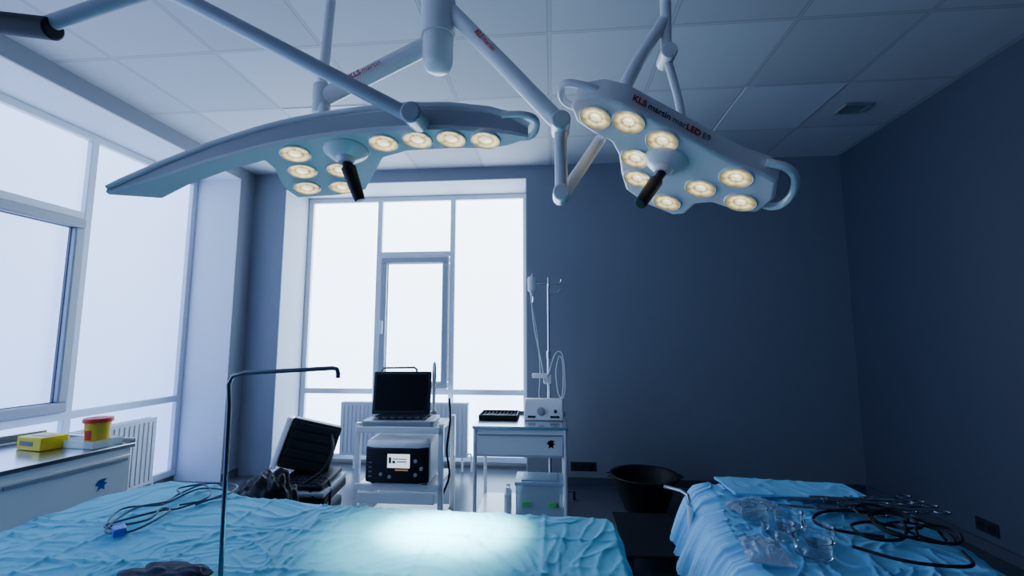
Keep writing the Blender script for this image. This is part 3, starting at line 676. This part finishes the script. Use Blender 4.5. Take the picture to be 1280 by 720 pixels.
casters(um,[(-.18,-.18),(.18,-.18),(-.18,.2),(.18,.2)],.055)
b=BM();tube(b,[(.16,-.1,.40),(.28,-.14,.36),(.30,-.16,.2),(.22,-.18,.1)],.009,8,6);fin("probe_cable",b,m_rubber,um)
b=BM();tube(b,[(.12,-.2,.36),(.24,-.26,.28),(.28,-.23,.15),(.18,-.20,.1)],.009,8,6);fin("probe_cable",b,m_rubber,um)
b=BM();tube(b,[(.22,.0,.66),(.28,-.10,.58),(.26,-.18,.46),(.16,-.22,.38),(.02,-.25,.30)],.010,8,6);fin("probe_cable",b,m_rubber,um)
b=BM();bmesh.ops.create_icosphere(b,subdivisions=5,radius=1)
for v_ in b.verts:
    q=v_.co.copy();f_=1+.25*noise.noise(q*1.6)+.12*noise.noise(q*4.5);v_.co=V((q.x*.20*f_,q.y*.16*f_,(max(-.9,q.z)+.9)*.275*f_))
bmesh.ops.translate(b,verts=b.verts,vec=(-1.84,2.93,0));tag(fin("waste_bag",b,m_bag,sharp=3),"slumped shiny black bag on the floor","bag")

# ------------------------------------------------------------------ black tub
tb=top("plastic_tub","round black tapered plastic tub standing on the floor","tub",(.75,4.0,0))
b=BM();lathe(b,[(0,0),(.15,0),(.165,.008),(.262,.26),(.28,.265),(.285,.28),(.278,.285),(.255,.28),(.160,.02),(0,.012)],seg=48);fin("tub_shell",b,m_black,tb)
for s_ in (-1,1):
    b=BM();tube(b,[(s_*.275,-.05,.272),(s_*.30,-.035,.270),(s_*.305,0,.270),(s_*.30,.035,.270),(s_*.275,.05,.272)],.006,10,4);fin("tub_handle",b,m_black,tb)
# step
st=top("foot_step","low dark rubber-topped foot step on the floor","step",(.62,3.24,0))
b=BM();boxr(b,-.20,.22,-.34,.34,.10,.125);fin("step_tread",b,m_rubber,st,bev=.008)
for x in (-.17,.19):
    for y in (-.30,.30):
        b=BM();boxr(b,x-.02,x+.02,y-.02,y+.02,0,.10);fin("leg",b,m_dark,st)

# ------------------------------------------------------------------ right instrument table
it2=top("instrument_table","white tubular instrument table under a blue drape","table",(.76,1.35,0))
def wpt(x,y,z):return (x-.76,y-1.35,z)
cp=[wpt(x,y,0)[:2] for x,y in ((.46,1.66),(1.06,1.62),(.50,.95),(.92,.95))]
legs(it2,cp,.05,.83,.010,m_white)
b=BM();tube(b,[wpt(.46,1.66,.83),wpt(.455,1.665,.862),wpt(.44,1.69,.868),wpt(.39,1.72,.872)],.007,12);fin("corner_handle",b,m_steel,it2)
b=BM();tube(b,[wpt(.46,1.66,.25),wpt(1.06,1.62,.25)],.009);fin("cross_rail",b,m_white,it2)
b=BM();tube(b,[wpt(.50,.95,.25),wpt(.92,.95,.25)],.009);fin("cross_rail",b,m_white,it2)
b=BM();pts=[wpt(.50,.92,0)[:2],wpt(.92,.92,0)[:2],wpt(1.08,1.68,0)[:2],wpt(.54,1.76,0)[:2]];prism(b,pts,.825,.845);fin("table_top",b,m_steel,it2)
casters(it2,cp,.05)
C=[V((.45,.85)),V((.94,.85)),V((1.10,1.72)),V((.55,1.82))]
def PR(s,t):
    a=C[0].lerp(C[1],s);c=C[3].lerp(C[2],s);p=a.lerp(c,t);return (p.x+.02*math.sin(t*9)*(1-s)*t,p.y+.012*math.sin(s*11)*t)
drape("surgical_drape",PR,.85,180,230,.012,.18,.11,7.7,m_drape2,"crumpled pale blue drape covering the instrument table",4.6,[(0,.76),(1,1.45),(1,1.20)])
# folded sheet at the far edge
b=BM();nx,ny=60,20
g2=[]
for lay in range(2):
    g=[]
    for i in range(nx+1):
        g.append([])
        for j in range(ny+1):
            s_=i/nx;t_=j/ny;x=.61+.42*s_-.02*t_;y=1.66+.145*t_-.045*s_
            z=.868+.008*lay+.010*t_+.004*(1-abs(noise.noise(V((x*14,y*10,2)))))**8
            g[i].append(b.verts.new((x,y,z)))
    for i in range(nx):
        for j in range(ny): b.faces.new((g[i][j],g[i+1][j],g[i+1][j+1],g[i][j+1]))
    g2.append(g)
g0,g=g2
for i in range(nx): b.faces.new((g0[i][0],g0[i+1][0],g[i+1][0],g[i][0])) ; b.faces.new((g0[i+1][ny],g0[i][ny],g[i][ny],g[i+1][ny]))
for j in range(ny): b.faces.new((g0[0][j+1],g0[0][j],g[0][j],g[0][j+1])); b.faces.new((g0[nx][j],g0[nx][j+1],g[nx][j+1],g[nx][j]))
tag(fin("folded_sheet",b,m_drape2,sharp=.9),"folded pale blue sheet along the instrument table edge","sheet")
# glass dishes
jars=[(.585,1.455,.036),(.668,1.43,.036),(.60,1.345,.040),(.695,1.33,.036),(.635,1.245,.042)]
for x,y,r in jars:
    e=top("glass_jar","empty clear glass dish on the instrument drape","jar",(x,y,.866),group="glass dishes on the instrument table")
    b=BM();lathe(b,[(0,0),(r*.95,0),(r,.004),(r,.030),(r*1.05,.034),(r*1.05,.037),(r*.97,.037),(r*.94,.030),(r*.94,.005),(0,.004)],seg=32);fin("jar_wall",b,m_glass,e)
def pouch(x0,y0,sx,sy,rot,seed):
    b=BM();n_=36;gg=[];c_,s2=math.cos(rot),math.sin(rot)
    for lay in (0,1):
        g=[]
        for i in range(n_+1):
            g.append([])
            for j in range(n_+1):
                u=i/n_*2-1;w_=j/n_*2-1;e=(1-u**4)*(1-w_**4)
                cr=(1-abs(noise.noise(V((u*2.2,w_*2.2,seed)))))**5
                z=(.002+e*(.010+.016*cr)) if lay else .0005
                xx=u*sx*(1+.06*noise.noise(V((w_*2,seed,0))));yy=w_*sy*(1+.06*noise.noise(V((u*2,seed,5))))
                g[i].append(b.verts.new((xx*c_-yy*s2,xx*s2+yy*c_,z)))
        for i in range(n_):
            for j in range(n_): b.faces.new((g[i][j],g[i+1][j],g[i+1][j+1],g[i][j+1]))
        gg.append(g)
    a,g=gg
    for i in range(n_):
        b.faces.new((a[i][0],a[i+1][0],g[i+1][0],g[i][0]));b.faces.new((a[i+1][n_],a[i][n_],g[i][n_],g[i+1][n_]))
        b.faces.new((a[0][i+1],a[0][i],g[0][i],g[0][i+1]));b.faces.new((a[n_][i],a[n_][i+1],g[n_][i+1],g[n_][i]))
    o=fin("plastic_pouch",b,m_pouch,sharp=3);o.location=(x0,y0,.868);tag(o,"crumpled clear plastic pouch on the instrument drape","pouch","pouches on the instrument table")
pouch(.62,1.55,.075,.05,.3,3);pouch(.52,1.24,.05,.07,-.2,8)
# forceps
def forceps_meshes():
    b=BM()
    for s_ in (-1,1):
        tube(b,[(0,0,.004),(.05*1,s_*.010,.004),(.11,s_*.016,.004)],[.003,.003,.0026],8)
        pts=[(.11+.016*(1-math.cos(a)),s_*(.022)+.010*math.sin(a)*1.0,.004) for a in [2*pi*k/14 for k in range(15)]]
        tube(b,pts,.0024,8)
    c=BM()
    for s_ in (-1,1): tube(c,[(0,0,.004),(-.05,s_*.004,.004),(-.085,s_*.0015,.005)],[.0034,.003,.0015],8)
    d2=BM();cyl(d2,(0,0,-.001),(0,0,.009),.0045,seg=14)
    return b,c,d2
src=None
FP=[(.83,1.618,1.02),(.85,1.592,.96),(.84,1.566,1.05),(.87,1.541,.98),(.93,1.610,.93),(.96,1.585,1.08),(.94,1.556,1.0),(.89,1.516,1.1),(.97,1.530,.9),(.80,1.535,.85)]
for i,(x,y,a) in enumerate(FP):
    e=top("surgical_forceps","steel ring-handled forceps lying on the blue drape","forceps",(x,y,.872+.007*(i%3)),a-1.0,group="forceps on the instrument table")
    e.scale=(1.25,1.15,1.15)
    if src is None:
        m1,m2,m3=forceps_meshes();src=[fin("ring_handles",m1,m_steelm,e),fin("jaws",m2,m_steelm,e),fin("pivot",m3,m_steelm,e)]
    else:
        for s_ in src:
            c=s_.copy();COL.objects.link(c);c.parent=e
# black cable coil
kc=top("cable_coil","tangled black medical cable on the instrument drape","cable",(.93,1.37,.872))
b=BM();pts=[]
for i in range(40):
    a=i*.71;rr=.072+.042*math.sin(i*.9);pts.append((rr*1.05*math.cos(a)+.035*math.sin(i*.47),rr*1.1*math.sin(a)-.04*math.cos(i*.61),.004+.012*abs(math.sin(i*.8))+.0003*i))
tube(b,pts,.0040,8,6);fin("cable_loops",b,m_rubber,kc)
b=BM();tube(b,[(-.08,-.05,.01),(-.18,-.02,.012),(-.2,.05,.012),(-.12,.12,.012),(.0,.10,.02)],.0040,8,6);fin("cable_tail",b,m_rubber,kc)
b=BM();tube(b,[(.05,-.12,.01),(.0,-.2,.012),(-.12,-.19,.012),(-.2,-.12,.012)],.0040,8,6);fin("cable_tail",b,m_rubber,kc)
b=BM();tube(b,[(0,.10,.02),(.03,.115,.02),(.07,.13,.02)],[.008,.009,.006],12);fin("plug",b,m_dark,kc)

# ------------------------------------------------------------------ lights
def spot(name,loc,tgt,power,ang,blend,col,r=.05):
    l=bpy.data.lights.new(name,'SPOT');l.energy=power;l.spot_size=ang;l.spot_blend=blend;l.color=col;l.shadow_soft_size=r
    o=bpy.data.objects.new(name,l);COL.objects.link(o);o.location=loc;o.rotation_euler=(V(tgt)-V(loc)).to_track_quat('-Z','Y').to_euler();return o
spot("lobed_light_beam",(.33,1.74,1.965),(-.27,1.46,.82),1100,.29,1.,(.84,1.,.90),.05)
spot("curved_light_beam",(-.71,1.435,1.935),(-.40,1.46,.82),800,.29,1.,(.84,1.,.90),.05)
spot("wide_light_beam",(-.30,1.30,1.975),(-.38,1.42,.82),160,.62,1.,(.70,1.,.88),.05)
w=bpy.data.worlds.new("w");bpy.context.scene.world=w;w.use_nodes=True
w.node_tree.nodes["Background"].inputs[0].default_value=(.45,.6,.9,1);w.node_tree.nodes["Background"].inputs[1].default_value=.3
# ------------------------------------------------------------------ camera
c=bpy.data.cameras.new("camera");c.lens=16;c.sensor_width=36;c.clip_start=.02
co=bpy.data.objects.new("camera",c);COL.objects.link(co);co.location=(0,0,1.39)
co.rotation_euler=(math.radians(90+6.42),0,math.radians(5.0))
bpy.context.scene.camera=co
